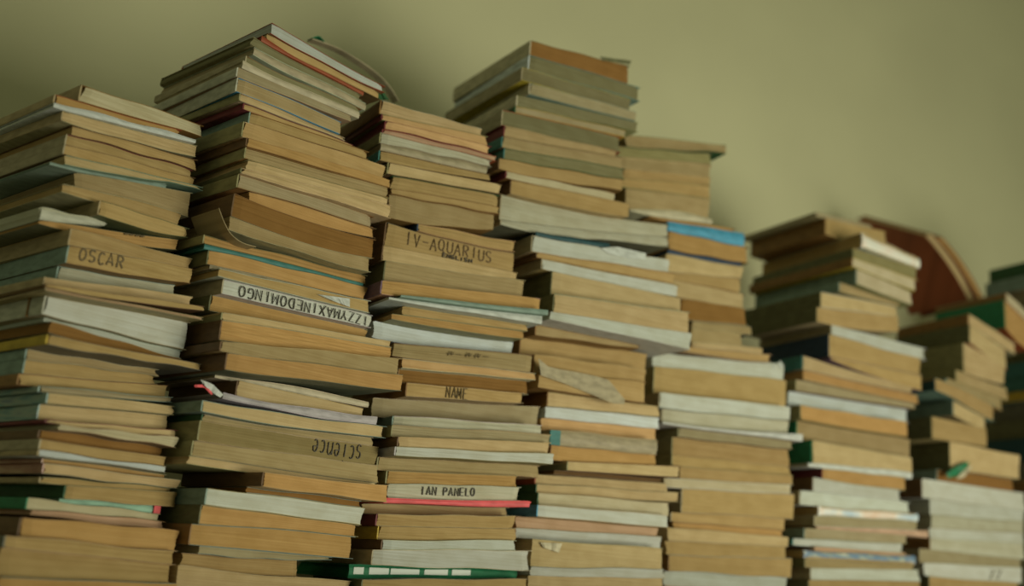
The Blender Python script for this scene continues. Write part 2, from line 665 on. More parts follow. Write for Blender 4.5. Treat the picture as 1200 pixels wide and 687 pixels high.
    if where in 'FB':
        n = NU
        nk = 4
        V, U, Fc = [], [], []
        bulge = min(.004, tm * .18)
        for i in range(n + 1):
            w = ws[i]
            for k in range(nk + 1):
                s = k / nk
                off = bulge * (1 - (2 * s - 1) ** 2)
                if where == 'F': v = -jut - off + front_bow(b, w) + bulge * .6
                else: v = D + jut + off
                p = eu * (-jut + w * (L + 2 * jut)) + ev * v
                zt, zb = zpair(b, p)
                z = zb + .0001 + (zt - zb - .0002) * s - bz
                V.append((p.x, p.y, z)); U.append((w * L, z + bz))
        # inner skin
        m0 = len(V)
        for i in range(n + 1):
            w = ws[i]
            for k in (0, nk):
                s = k / nk
                v = (.0022 + front_bow(b, w)) if where == 'F' else D - .001
                p = eu * (-jut + w * (L + 2 * jut)) + ev * v
                zt, zb = zpair(b, p)
                z = zb + .0001 + (zt - zb - .0002) * s - bz
                V.append((p.x, p.y, z)); U.append((w * L, z + bz))
        q = nk + 1
        flip = where == 'B'
        for i in range(n):
            for k in range(nk):
                f = (i * q + k, (i + 1) * q + k, (i + 1) * q + k + 1, i * q + k + 1)
                Fc.append(f[::-1] if flip else f)
            a, c = m0 + 2 * i, m0 + 2 * i + 2
            f1 = (i * q + nk, (i + 1) * q + nk, c + 1, a + 1)
            f2 = ((i + 1) * q, i * q, a, c)
            f3 = (a, a + 1, c + 1, c)
            for f in (f1, f2, f3): Fc.append(f[::-1] if flip else f)
        for i, fl_ in ((0, True), (n, False)):
            f = [i * q + k for k in range(q)] + [m0 + 2 * i + 1, m0 + 2 * i]
            Fc.append(tuple(f[::-1]) if fl_ == flip else tuple(f))
        spn = mesh_obj('spine', V, Fc, smat, root, U, scol, smooth=False)
    else:
        e = .0007
        V, U, Fc = [], [], []
        for v in (-jut, D + jut):
            for (du, h) in ((0, 0), (-e * .8, .15), (-e, .5), (-e * .8, .85), (0, 1), (.0016, 1), (.0016, 0)):
                p = eu * (du - .0024) + ev * v
                zt, zb = zpair(b, p)
                z = zb + .0001 + (zt - zb - .0002) * h - bz
                V.append((p.x, p.y, z)); U.append((v, z + bz))
        q = 7
        for k in range(q):
            Fc.append((k, (k + 1) % q, (k + 1) % q + q, k + q))
        Fc += [tuple(range(q))[::-1], tuple(range(q, 2 * q))]
        spn = mesh_obj('spine', V, Fc, smat, root, U, scol)
    b.root, b.block, b.spine = root, blk, spn
    return root

def front_pt(b, w, s, out=.0012):
    """a point on the front of a book, in the book's own frame"""
    zt, zb = top_at(b, w)
    p = b.eu * (w * b.len) + b.ev * (front_bow(b, w) - out - .0011)
    return Vector((p.x, p.y, zb + (zt - zb) * s - b.base.z))

def ribbon(b, strokes, parent, name, width, mat=INK, out=.0012):
    """strokes: polylines of (w, s) on the front of the book"""
    V, Fc = [], []
    for st in strokes:
        P = [front_pt(b, w, s, out) for (w, s) in st]
        if len(P) < 2: continue
        nrm = -b.ev
        base = len(V)
        for i, p in enumerate(P):
            d = (P[min(i + 1, len(P) - 1)] - P[max(i - 1, 0)])
            if d.length < 1e-7: d = Vector((0, 0, 1))
            d.normalize()
            sd = d.cross(nrm).normalized() * (width / 2)
            for q in (p + sd, p - sd, p + sd - nrm * .0016, p - sd - nrm * .0016):
                V.append(tuple(q))
        for i in range(len(P) - 1):
            a, c = base + 4 * i, base + 4 * i + 4
            Fc += [(a, a + 1, c + 1, c), (a + 2, c + 2, c + 3, a + 3), (a, c, c + 2, a + 2), (a + 1, a + 3, c + 3, c + 1)]
        Fc += [(base, base + 2, base + 3, base + 1), tuple(len(V) - 4 + q for q in (0, 1, 3, 2))]
    return mesh_obj(name, V, Fc, mat, parent)

def write_on(b, text, w0, w1, s0, s1, width=.0013, flip=False, parent=None, seed=1, slant=0.0, s0b=None, s1b=None, ink=None):
    rnd = random.Random(seed)
    n = len(text)
    strokes = []
    for i, chh in enumerate(text):
        for st in GLY[chh]:
            out = []
            jx, jy = rnd.uniform(-.05, .05), rnd.uniform(-.06, .06)
            for (x, y) in st:
                x2 = (i + .1 + .78 * (x + slant * (y - .5)) + jx) / n
                y2 = y + jy
                if flip:
                    x2, y2 = 1 - x2, 1 - y2
                a0, a1 = s0, s1
                if s0b is not None:
                    a0, a1 = s0 + (s0b - s0) * x2, s1 + (s1b - s1) * x2
                out.append((w0 + (w1 - w0) * x2, a0 + (a1 - a0) * y2))
            strokes.append(out)
    return ribbon(b, strokes, parent or b.block, 'handwriting', width, ink or INK)

def leaf(st, b, pix, name, depth, thick, color, root, off=0.0, fade=0.0):
    """a curled sheet: pixel polyline on the front plane of book b, carried back over the stack"""
    n = -b.ev
    p0 = b.P + b.ev * off
    V, U, Fc = [], [], []
    pts = [on_plane(x, y, p0, n) for (x, y) in pix]
    # smooth resample
    res = []
    for i in range(len(pts) - 1):
        pa, pb_, pc, pd = pts[max(i - 1, 0)], pts[i], pts[i + 1], pts[min(i + 2, len(pts) - 1)]
        for k in range(5):
            t = k / 5
            res.append(.5 * ((2 * pb_) + (pc - pa) * t + (2 * pa - 5 * pb_ + 4 * pc - pd) * t * t + (-pa + 3 * pb_ - 3 * pc + pd) * t ** 3))
    res.append(pts[-1])
    for i, p in enumerate(res):
        d = res[min(i + 1, len(res) - 1)] - res[max(i - 1, 0)]
        nn = d.cross(b.ev).normalized() * thick
        for q in (p, p + b.ev * depth * (1 - fade * i / len(res)), p + nn, p + nn + b.ev * depth * (1 - fade * i / len(res))):
            V.append(tuple(q - root.location)); U.append((i * .01, 0))
    for i in range(len(res) - 1):
        a, c = 4 * i, 4 * i + 4
        Fc += [(a, c, c + 1, a + 1), (a + 2, a + 3, c + 3, c + 2), (a, a + 2, c + 2, c), (a + 1, c + 1, c + 3, a + 3)]
    e = len(V) - 4
    Fc += [(0, 1, 3, 2), (e, e + 2, e + 3, e + 1)]
    return mesh_obj(name, V, Fc, COVER, root, U, color)

# ------------------------------------------------------------------ the pixel readings, one line per book or shaded gap, top to bottom
# xL yTop yBottom   xR yTop yBottom   page colour   options   | what it looks like
S1 = '''
97 100 118  238 147 160  cream l:gtan | thick book with pale cream edges
66 112 120  213 153 160  orange c:redbrown l:gtan | thin orange-tan book with a red cover line
64 120 131  229 163 171  white s l:pgray | narrow white-spined book
75 131 146  230 171 185  ltan l:gtan
85 147 157  231 188 199  tan c:dbrown
80 157 169  225 199 209  tan c:maroon l:gray
78 169 182  230 209 220  tan l:gray
78 182 192  238 220 233  ltan c:gteal
58 192 206  195 216 231  gteal s g:2 c:gteal l:teal | limp book in a grey-teal plastic cover
90 203 216  225 226 250  gtan r:8
74 216 239  212 250 266  tan g:-2 c:gray
119 235 251  222 268 279  tan c:dolive l:gtan
49 243 257  124 260 263  pgray s | narrow pale grey book showing only at its left end
47 258 271  209 281 294  orange c:dolive | orange-tan book with smudged ink along its top
85 268 288  225 304 315  tan l:gtan
82 288 311  225 315 336  tan c:brown l:gteal | tan book with blurred handwritten capitals
70 312 323  205 334 341  pgray c:gteal l:gteal g:2 | thin book in a pale teal cover
54 324 333  225 347 354  ltan g:1 l:gtan
53 333 338  240 359 365  tan c:dbrown
56 339 346  238 376 383  pink l:gtan
55 347 371  223 378 412  white l:pgray | thick white-edged book with a brown ribbon round it
52 372 377  213 412 420  white c:white | thin white booklet under the thick white book
60 377 391  213 421 429  brown r:9
58 392 406  237 428 438  tan l:yellow c:dgray | tan book with a yellow spine
33 410 420  186 434 441  gtan l:gteal
31 421 437  185 441 452  tan l:gteal
24 438 452  196 452 465  tan c:brown l:brown g:1
48 452 460  203 466 472  gray c:gteal l:bluemix
58 460 474  205 476 485  ltan c:olive l:bluemix
48 474 491  198 487 505  ltan c:gray l:bluemix
55 492 498  208 505 512  ltan c:maroon l:maroon
70 498 504  207 513 523  cream r:2
48 503 514  190 525 534  brown c:dbrown r:8 l:dbrown
49 515 527  195 536 548  tan l:gray
47 528 537  194 548 556  bluew c:white l:gtan | narrow book with bright bluish white edges
52 537 543  196 556 562  orange l:redmix
53 544 553  210 563 571  ltan l:redmix g:-1
49 559 570  201 572 577  tan l:gtan
79 569 585  207 577 597  tan l:dgreen
70 584 587  187 594 602  mint s c:mint | thin mint green booklet with a red tip
34 584 597  188 602 610  cream l:green
37 597 604  194 611 621  pink c:brown
27 606 627  210 622 647  orange l:dbrown c:brown
8 627 642  207 647 661  tan l:dgray
3 642 677  200 662 685  tan c:orange
2 677 706  206 684 716  orange
'''  # recessed brown row with dbrown covers has shadow put into its colour
S2 = '''
319 27 39  451 101 109  lpaper g:3 c:redbrown d:.25 | topmost limp white book with a red-edged cover
314 39 44  446 109 116  tan g:3 d:.25
307 42 48  426 108 114  redbrown s g:4 d:.25 a:1.6 | thin book with a red-brown spine
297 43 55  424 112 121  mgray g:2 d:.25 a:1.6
298 55 65  429 121 132  gray s c:pgray g:2 d:.25 a:1.6 | pale grey-spined limp book
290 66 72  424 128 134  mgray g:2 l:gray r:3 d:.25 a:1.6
285 71 79  421 132 139  cream s g:2 l:pgray d:.25 a:1.6
280 79 91  412 137 143  gray g:1 l:pgray d:.25
280 91 108  400 143 161  gtan c:blue l:pgray d:.25 | beige book with a thin blue cover line
283 109 122  404 162 170  ltan l:olive d:.21
287 122 132  414 170 178  tan l:maroon c:maroon d:.21 | tan book with a maroon spine
294 132 143  432 178 193  tan l:gteal d:.21
287 143 161  450 194 210  tan l:olive d:.21
291 162 172  457 211 219  orange c:brown l:dbrown
289 173 186  455 219 231  gtan l:olive g:1
291 187 197  456 232 240  ltan g:1
284 197 205  459 241 261  ltan g:1 l:dolive
281 205 223  439 254 266  gray l:olive
293 224 238  441 268 280  orange r:1
276 227 252  440 281 302  brown g:6 l:dbrown c:brown | thick sagging book with brown edges
270 253 270  437 303 322  gtan g:7 b:3 | dull tan sagging book with a curled cover corner
241 276 285  431 324 331  orange l:olive c:dolive
240 286 292  425 332 336  teal s | thin book with a dark teal cover
246 293 309  430 336 349  orange c:dgray l:dolive
246 310 314  420 350 353  gray s
257 315 328  434 353 369  tan c:pgray
263 328 346  436 370 388  white c:white l:gray | white-edged book with long upside-down handwritten capitals
249 346 364  432 387 400  orange l:dolive
262 366 375  459 400 407  ltan l:olive
261 375 399  458 407 421  orange l:dbrown
260 401 413  471 421 440  gtan g:-1 l:dbrown
268 414 436  473 440 459  orange l:dbrown c:dgray
252 440 445  432 471 478  cream s g:-3 | thin curved cream booklet
280 446 461  426 479 487  ltan c:orange l:dbrown
262 461 468  441 488 499  lav s g:3 c:lav l:white | limp book in a lavender-white cover with a red corner
239 469 485  453 500 512  ltan g:3 l:gteal
239 486 493  438 513 523  gtan g:3 r:4 l:dgreen
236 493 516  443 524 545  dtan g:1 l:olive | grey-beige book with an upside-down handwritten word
228 517 534  444 546 566  gtan l:olive
221 535 545  441 566 570  ltan
310 554 581  455 569 588  orange g:1 l:dbrown | orange-tan book pushed right with a bare left end
290 571 582  424 587 595  brown r:6
244 572 591  425 595 614  white l:gteal | smooth white-edged book above two thick orange-tan books
237 592 613  420 616 628  orange l:dolive
226 614 638  416 629 653  orange g:-1 l:brown
234 640 647  388 653 660  gray c:gteal r:4
213 648 662  352 656 678  tan g:2 r:2
211 663 697  412 681 707  ltan g:2
'''
S3 = '''
448 118 134  565 151 159  ltan l:brown
449 134 142  572 160 171  peach l:maroon
453 142 151  576 172 182  peach l:maroon c:maroon | peach-edged book with a dark maroon spine
450 151 156  582 183 188  pink c:redbrown l:maroon
447 156 168  576 188 195  pgray l:olive
447 168 177  570 195 204  gray s l:dgreen | mottled grey-spined book
446 177 189  575 205 212  tan l:teal
456 191 206  588 217 229  ltan l:olive
460 206 217  586 229 241  tan c:dgreen
459 221 228  586 243 249  tan c:brown
459 229 258  579 252 270  gtan
491 262 273  604 284 295  tan l:navy | tan book with a navy blue left end
454 261 288  603 297 320  tan g:4 b:2 c:dgray l:dbrown | tan book with large handwritten capitals
450 288 305  606 320 328  ltan l:dbrown
453 306 329  616 329 347  gtan l:dolive g:1
449 329 343  634 350 364  orange c:pink l:purple
470 346 350  642 364 371  gteal s
456 349 358  635 371 381  white c:white s g:1 l:dgray
474 359 369  619 381 389  tan
460 368 380  614 389 402  orange
439 376 393  602 401 415  bluew g:3 c:bluew | bluish white-edged book sagging at its left
462 401 419  625 416 437  gtan g:1 | dull tan book with a faint grey smudge
472 420 433  628 438 447  peach c:cream
469 433 448  621 447 460  brown l:brown
478 449 464  614 461 476  tan l:brown | tan book with scrawled capitals at its left
438 466 484  633 477 498  gray g:1 c:cream | grey-beige book with a cream cover line
462 487 499  636 499 509  pgray c:lav l:gteal | pale grey book with a lavender tinted cover
461 499 512  646 509 519  gray l:olive
468 512 522  646 519 532  ltan l:dbrown
465 523 537  649 532 546  white l:lav g:1 | white-edged book overhanging at its right end
444 536 552  632 546 558  gtan l:olive
455 552 567  608 558 570  orange l:olive
457 567 584  610 571 587  pgray c:pgray | pale grey-edged book with two handwritten words in capitals
450 584 591  621 588 594  red s c:red | thin bright red book
426 591 603  596 595 605  gtan
443 603 617  605 605 619  tan l:maroon
445 617 632  604 620 633  tan l:yellow | tan book with a mustard yellow left end
449 633 645  605 634 646  white c:cream l:dbrown
438 645 662  623 646 667  white c:cream l:gray g:-1
410 662 678  605 668 679  green s c:green l:teal | green-spined book with pale label patches
426 679 701  618 679 701  tan l:dolive
'''
S4 = '''
623 48 64  738 78 98  brown c:dolive l:cream d:.27 | topmost brown-edged book with a torn cover
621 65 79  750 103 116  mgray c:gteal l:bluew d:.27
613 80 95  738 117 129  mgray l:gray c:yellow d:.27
622 98 111  746 131 143  gray l:cream c:gteal d:.27
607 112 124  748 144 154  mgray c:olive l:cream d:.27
605 124 129  733 153 160  gray c:yellow l:dgreen d:.27
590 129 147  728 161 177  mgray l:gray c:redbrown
592 148 159  722 178 186  gtan l:maroon
590 160 173  730 186 198  gtan l:teal
592 174 186  732 198 210  mgray l:teal c:dgreen
586 186 200  730 211 224  tan l:dbrown c:brown
594 201 210  720 227 238  cream c:brown l:maroon
600 211 229  737 239 259  tan l:dbrown
589 228 258  783 263 277  pgray c:gray g:6 l:gray r:14 | thick pale grey-white book flaring upward at its left
588 258 271  785 278 290  pgray c:dgray g:2 l:gray r:12
628 272 276  715 286 292  dteal s | thin dark teal book
625 276 296  784 305 321  white l:gray g:1 | bright white-edged book with a loose paper scrap
630 297 305  791 321 332  tan c:brown l:dbrown
636 304 318  796 335 349  white l:gray | white-edged book directly above two thick light tan books
648 318 345  798 350 365  ltan l:dolive
650 345 364  808 366 390  ltan l:dolive
645 365 380  810 391 408  white c:white | white-edged book directly below two thick light tan books
629 381 396  750 405 415  gtan c:brown l:brown
611 396 415  758 415 433  tan l:brown
628 415 436  758 433 447  tan l:brown | tan book with a crumpled grey cover flap
632 437 459  759 448 476  tan c:brown
643 460 476  773 477 489  ltan l:brown
640 477 490  773 490 503  bluew c:white
636 490 502  772 503 516  peach c:orange
644 503 522  770 516 534  gray s l:teal | grey-spined book with a teal patch at its left
647 522 538  769 534 547  orange l:brown c:brown
666 541 553  798 547 560  ltan l:olive
650 551 556  775 561 566  dbrown r:8
629 556 567  782 567 578  ltan l:redbrown
630 567 577  797 578 588  ltan l:dgreen c:olive
632 577 592  785 590 603  cream l:dgreen
631 592 606  784 604 621  white l:blue | white-edged book with a blue left end
606 605 619  772 619 629  pink c:brown
605 619 632  775 629 643  white l:brown
624 632 665  777 643 667  ltan | thick light tan book with a small folded page corner
623 665 675  779 667 678  white c:white
620 675 702  779 678 704  ltan
'''  # recessed dbrown row is underside shade, drawn as a dark strip
S5 = '''
735 158 172  851 170 180  gtan c:dgreen d:.17 | topmost dull tan book with a dark green cover overhanging right
724 172 184  834 181 194  olive
728 184 198  834 194 208  gtan
732 198 209  833 208 218  tan
726 209 221  832 218 233  tan
735 221 247  831 233 257  gtan
738 247 253  834 257 263  cream s g:-6 | thin cream booklet bent upward in the middle
760 253 261  862 268 274  orange c:brown
783 260 271  872 274 290  blue s c:blue | bright blue-spined book
785 271 293  878 291 308  orange c:brown
783 293 297  868 308 313  navy s | thin navy blue book
782 297 319  870 313 327  ltan c:gray
783 319 327  867 327 344  tan c:brown
790 328 349  873 345 361  ltan c:brown
799 350 376  874 362 382  brown c:gtan
811 376 385  882 383 391  gtan c:dgray
811 385 401  872 391 408  gtan
812 401 407  894 408 416  ltan
800 406 412  904 416 427  tan
766 412 429  919 427 446  white c:white g:2 | white book with its right corner turned up
768 429 460  922 446 477  tan l:olive | very thick tan book between two white ones
774 460 480  926 477 494  white c:white l:gray
777 480 496  926 494 507  pgray c:gray l:gray
777 496 501  940 509 518  white s c:white g:2 l:teal | thin white booklet overhanging at both ends
796 501 513  930 518 528  gray l:olive
789 513 533  925 528 548  tan l:olive
789 533 547  927 548 557  tan l:olive
797 547 561  929 557 568  tan c:olive
780 561 573  929 568 581  cream c:white
800 573 600  930 580 607  tan l:gray
788 600 612  922 608 622  tan c:brown l:gray
790 612 619  918 622 631  orange c:brown
784 618 634  924 630 641  ltan
782 634 651  921 641 655  tan
785 651 669  928 655 678  tan l:brown
779 669 686  923 678 694  white c:white
781 686 704  921 694 709  tan
'''
S6 = '''
957 249 256  1022 264 270  gray l:gray c:olive r:60 d:.24
968 256 273  1040 272 284  tan l:brown c:brown r:55 d:.24
1010 273 290  1078 304 315  pinkp s c:white l:teal d:.32 r:-12 | pale printed-spine book with a dark teal left end
1000 291 301  1076 315 326  olive l:dolive r:-10 d:.32
999 302 313  1072 328 341  cream c:yellow l:brown d:.32 r:-12 | cream-edged book with a mustard cover line
1004 315 331  1069 343 356  cream l:gteal c:olive d:.32 r:-12
984 331 342  1056 356 362  gtan l:gteal d:.24
962 342 360  1050 360 371  ltan c:white l:dolive
958 360 380  1053 371 389  tan l:dolive
975 381 390  1086 409 420  white c:white l:gray | white-edged book overhanging at its right end
972 391 418  1081 421 440  tan l:navy g:1 | thick tan book with a dark navy left end
974 418 422  1080 440 458  tan c:purple l:purple | wedge-shaped tan book with a purple cover
941 417 434  1068 454 464  ltan c:gray l:teal g:1
942 434 445  1076 464 474  orange
934 445 459  1073 474 484  gray l:olive
925 459 474  1065 481 495  bluew c:bluew | bright bluish white book
939 475 494  1064 495 515  orange c:olive l:olive
934 494 516  1067 516 537  gtan l:green
952 516 544  1069 537 554  ltan l:green | thick light tan book with a bright green left end
947 543 549  1068 554 560  white s c:white g:-1
964 549 560  1061 560 575  orange l:maroon
953 560 575  1057 575 589  white c:white g:1 l:dbrown
938 575 594  1067 589 602  white c:white l:gray
959 594 604  1076 602 612  shiny s c:white | glossy magazine with a shiny pale spine
955 604 618  1074 611 622  gray c:white l:gray
957 617 620  1087 622 629  pink s
943 619 631  1063 628 639  gray l:gteal
930 631 642  1058 638 648  white c:white l:teal
955 641 646  1062 648 653  pink
942 645 655  1073 652 663  bluep s c:navy l:gteal | book with a mottled blue printed spine
944 655 666  1070 662 669  gtan l:dolive
951 666 680  1079 668 682  white l:gray
948 680 702  1078 682 704  tan l:dolive
'''
S7 = '''
1179 343 352  1208 372 380  cream l:brown c:brown
1177 352 368  1206 380 394  orange l:green c:redbrown | orange-edged book with a bright green left end
1135 368 380  1190 404 416  ltan l:brown c:gray
1136 381 401  1180 412 432  ltan c:redbrown l:dolive
1129 402 433  1176 430 447  ltan l:olive
1121 434 449  1180 455 471  gtan l:olive
1110 443 452  1174 468 480  gtan l:gteal
1096 443 456  1165 476 492  tan c:gteal l:dteal g:-2 | curved tan book with a teal cover
1117 470 486  1154 490 502  ltan l:gteal
1092 488 513  1156 503 523  tan l:dolive
1113 518 550  1194 534 560  ltan l:dolive | thick light tan book above a green paper flap
1098 550 562  1190 562 578  brown l:gteal r:6
1081 561 585  1201 578 600  white c:white l:dbrown
1090 585 604  1202 599 613  white c:gray
1091 604 619  1202 612 625  pgray c:gray
1090 619 631  1202 625 638  white c:gtan
1090 631 643  1200 637 657  pgray c:white l:brown
1078 643 660  1199 656 667  gray c:gray l:gray
1084 660 676  1197 666 684  white c:white | white-edged book with two small slanting pen strokes
1089 676 700  1196 684 704  tan l:dolive
'''  # recessed brown row fills a gap, its shade put into the page colour
S8 = '''
1232 300 316  1290 325 340  gtan l:dgreen c:dgreen
1230 316 334  1290 340 356  gtan l:gteal
1234 334 350  1290 356 372  ltan l:gray
1230 350 372  1290 372 390  tan l:dolive
1228 372 396  1290 390 412  ltan l:olive
1232 396 420  1290 412 434  tan l:dolive
1228 420 441  1290 434 455  ltan l:teal
1226 441 455  1290 455 468  tan l:teal
1226 455 467  1290 468 480  ltan l:yellow
1228 467 490  1290 480 500  tan l:dgray
1226 490 512  1290 500 520  ltan l:dolive
1224 512 540  1290 520 545  tan l:dteal
1222 540 562  1290 545 566  gtan l:dgray
1222 562 590  1290 566 596  tan l:brown
1220 590 616  1290 596 620  ltan l:olive
1220 616 650  1290 620 652  tan l:dolive
1220 650 690  1290 652 692  ltan l:olive
'''
STACKS = [
    dict(name='leftmost stack', data=S1, px=(55, 400), Y=1.37, th=41, D=.235, seed=11),
    dict(name='second stack from left', data=S2, px=(240, 400), Y=1.46, th=44, D=.195, seed=12),
    dict(name='third stack from left', data=S3, px=(450, 400), Y=1.68, th=58, D=.20, seed=13),
    dict(name='fourth stack from left', data=S4, px=(612, 400), Y=1.83, th=58, D=.20, seed=14),
    dict(name='fifth stack from left', data=S5, px=(775, 450), Y=2.08, th=64, D=.18, seed=15),
    dict(name='sixth stack from left', data=S6, px=(945, 450), Y=2.22, th=61, D=.23, seed=16),
    dict(name='seventh stack from left', data=S7, px=(1090, 560), Y=2.42, th=62, D=.21, seed=17),
    dict(name='rightmost stack', data=S8, px=(1226, 560), Y=2.63, th=63, D=.19, seed=18),
]
ALL = []
for st in STACKS:
    st['books'] = parse(st, st['data'])
    prepare(st, st['books'])
relax(STACKS)
for _ in range(2):
    for st in STACKS:
        settle_stack(st, st['books'])
        st['books'] = [q for q in st['books'] if not getattr(q, 'filler', False)]
    relax(STACKS, 4)
for st in STACKS:
    books = st['books']
    settle_stack(st, books)
    rnd = random.Random(st['seed'] * 7)
    nfill = 0
    for k, b in enumerate(books):
        root = build_book(b, 'book', rnd)
        tm = sum(b.top[i] - b.bot[i] for i in range(NU + 1)) / (NU + 1)
        size = 'thick' if tm > .024 else ('thin' if tm < .011 else 'medium-thick')
        if getattr(b, 'filler', False):
            lab = '%s-edged book, %s the table in %s' % (CNAME.get(b.col, 'tan').replace(' ', '-'), 'lowest, lying on' if k == len(books) - 1 else ORD[len(books) - 1 - k] + ' above', st['name'])
        elif b.desc:
            lab = '%s, %s in %s' % (b.desc.replace('topmost ', ''), ordinal(k).replace(' from the top', ' down'), st['name'])
        else:
            extra = ''
            if b.left in CNAME and tm > .008:
                extra = ' and %s left end' % CNAME[b.left]
            lab = '%s %s-edged book%s, %s in %s' % (size, CNAME.get(b.col, b.col).replace(' ', '-'), extra.replace(' and', ' with'), ordinal(k).replace(' from the top', ' down'), st['name'])
        if len(lab.split()) > 16:
            lab = lab.replace(' from left', '')
        tag(root, lab, 'book', 'books in the ' + st['name'])
        b.label = lab
        ALL.append((st, k, b))

def bk(si, xl, ylt):
    """the book of a stack whose first reading is the given one"""
    for b in STACKS[si]['books']:
        if abs(b.xL - xl) < .6 and abs(b.yLt - ylt) < .6:
            return b
    raise KeyError((si, xl, ylt))

# ------------------------------------------------------------------ writing and marks
b = bk(0, 82, 288); write_on(b, 'OSCAR', .07, .43, .30, .95, .0020, seed=3, ink=PENCIL)
b = bk(0, 47, 258); write_on(b, '####', .58, .74, .78, .97, .0012, seed=5, ink=PENCIL)
b = bk(1, 263, 328); write_on(b, 'IZZYMAXINEDOMINGO', .085, .975, .10, .84, .0011, flip=True, seed=8)
b = bk(1, 236, 493); write_on(b, 'science', .595, .90, -.18, .90, .0013, flip=True, seed=9, slant=.12)
b = bk(2, 454, 261)
write_on(b, 'IV-AQUARIUS', .13, .82, .28, .88, .0015, seed=10, ink=BROWN_INK)
write_on(b, 'ENGLISH', .42, .66, .03, .22, .0015, seed=11)
b = bk(2, 462, 401); write_on(b, '#-##-', .36, .68, .45, .80, .0007, seed=12, ink=PENCIL)
b = bk(2, 478, 449); write_on(b, 'NAME', .31, .50, .08, .96, .0013, seed=13, ink=PENCIL)
b = bk(2, 457, 567); write_on(b, 'IAN PANELO', .22, .64, .28, .82, .0014, seed=14)
b = bk(6, 1084, 660); write_on(b, '77', .62, .78, .15, .80, .0016, slant=.3, seed=15, ink=PENCIL)

# pale label patches on the green spine
b = bk(2, 410, 662)
for (w0, w1) in ((.02, .075), (.105, .215), (.225, .39), (.42, .56), (.585, .70)):
    V = []
    for q in (0, 1):
        for (w, s) in ((w0, .30), (w1, .30), (w1, .80), (w0, .80)):
            p = front_pt(b, w, s, .0006)
            V.append(tuple(p + b.ev * .002 * q - b.ev * .0010))
    mesh_obj('spine_label', V, [(0, 1, 2, 3), (7, 6, 5, 4), (0, 4, 5, 1), (1, 5, 6, 2), (2, 6, 7, 3), (3, 7, 4, 0)], LABELW, b.spine)

def patch(b, w0, w1, s0, s1, name, color, parent, out=.0035, mat=COVER):
    V, n = [], 6
    for q in (0, 1):
        for i in range(n + 1):
            w = w0 + (w1 - w0) * i / n
            for s in (s0, s1):
                V.append(tuple(front_pt(b, w, s, out) + b.ev * .005 * q))
    Fc = []
    m0 = 2 * (n + 1)
    for i in range(n):
        a = 2 * i
        Fc += [(a, a + 2, a + 3, a + 1), (m0 + a, m0 + a + 1, m0 + a + 3, m0 + a + 2),
               (a, m0 + a, m0 + a + 2, a + 2), (a + 1, a + 3, m0 + a + 3, m0 + a + 1)]
    Fc += [(0, 1, m0 + 1, m0), (m0 - 2, 2 * m0 - 2, 2 * m0 - 1, m0 - 1)]
    return mesh_obj(name, V, Fc, mat, parent, [(v[0], v[2]) for v in V], color)

b = bk(3, 644, 503); patch(b, 0.0, .09, .02, .98, 'spine_patch', PAL['teal'], b.spine, .0025)
b = bk(0, 70, 584); patch(b, .93, 1.0, .0, 1.0, 'red_tip', PAL['red'], b.spine, .0025)

# ------------------------------------------------------------------ loose sheets, flaps and scraps (parts of the books they hang from)
def panel(b, topp, botp, name, color, out=.004, thick=.0008, mat=COVER, near=()):
    out += max([0] + [(b.P - q.P).dot(b.ev) for q in near])
    """a bent sheet standing on the front of a book: its upper and lower outline in pixels"""
    def resample(pts, n=8):
        L = [0]
        for i in range(1, len(pts)): L.append(L[-1] + math.dist(pts[i], pts[i - 1]))
        r = []
        for k in range(n + 1):
            d = L[-1] * k / n
            i = max(j for j in range(len(L) - 1) if L[j] <= d + 1e-9)
            f = (d - L[i]) / (L[i + 1] - L[i])
            r.append((pts[i][0] + (pts[i + 1][0] - pts[i][0]) * f, pts[i][1] + (pts[i + 1][1] - pts[i][1]) * f))
        return r
    n = 8
    V = []
    for q in (0, 1):
        for i, (t, o) in enumerate(zip(resample(topp, n), resample(botp, n))):
            bulge = out + .002 * math.sin(i * 1.3)
            for (x, y) in (t, o):
                p = on_plane(x, y, b.P - b.ev * (bulge - thick * q), -b.ev)
                V.append(tuple(p - b.base))
    Fc, m0 = [], 2 * (n + 1)
    for i in range(n):
        a = 2 * i
        Fc += [(a + 1, a + 3, a + 2, a), (m0 + a, m0 + a + 2, m0 + a + 3, m0 + a + 1),
               (a, a + 2, m0 + a + 2, m0 + a), (a + 1, m0 + a + 1, m0 + a + 3, a + 3)]
    Fc += [(0, m0, m0 + 1, 1), (m0 - 2, m0 - 1, 2 * m0 - 1, 2 * m0 - 2)]
    return mesh_obj(name, V, Fc, mat, b.root, [(v[0] + v[1], v[2]) for v in V], color)

b = bk(1, 270, 253)
leaf(None, b, [(300, 289), (284, 284), (271, 274), (263, 260), (257, 244)], 'curled_cover', .075, .0009, PAL['gtan'], b.root, off=-.002)
b = bk(1, 319, 27)
leaf(None, b, [(366, 46), (400, 59), (436, 82), (455, 100), (467, 119)], 'curled_leaf', .016, .0022, PAL['gray'], b.root, off=.16)
leaf(None, b, [(366, 45), (374, 43), (380, 49)], 'green_tab', .012, .0012, PAL['green'], b.root, off=.158)
panel(b, [(441, 108), (449, 107)], [(443, 117), (456, 117)], 'green_corner', PAL['dgreen'], out=-.01)
b = bk(3, 628, 415)
panel(b, [(631, 420), (644, 431), (680, 437), (712, 444), (732, 468)], [(634, 440), (660, 449), (695, 463), (718, 473), (732, 474)], 'crumpled_flap', PAL['gray'], out=.005, near=(bk(3, 611, 396), bk(3, 632, 437)))
b = bk(3, 625, 276)
panel(b, [(704, 291), (722, 289), (757, 297)], [(714, 297), (738, 303), (757, 304)], 'paper_scrap', PAL['white'], out=.004, near=(bk(3, 588, 258), bk(3, 628, 272)))
b = bk(1, 257, 315)
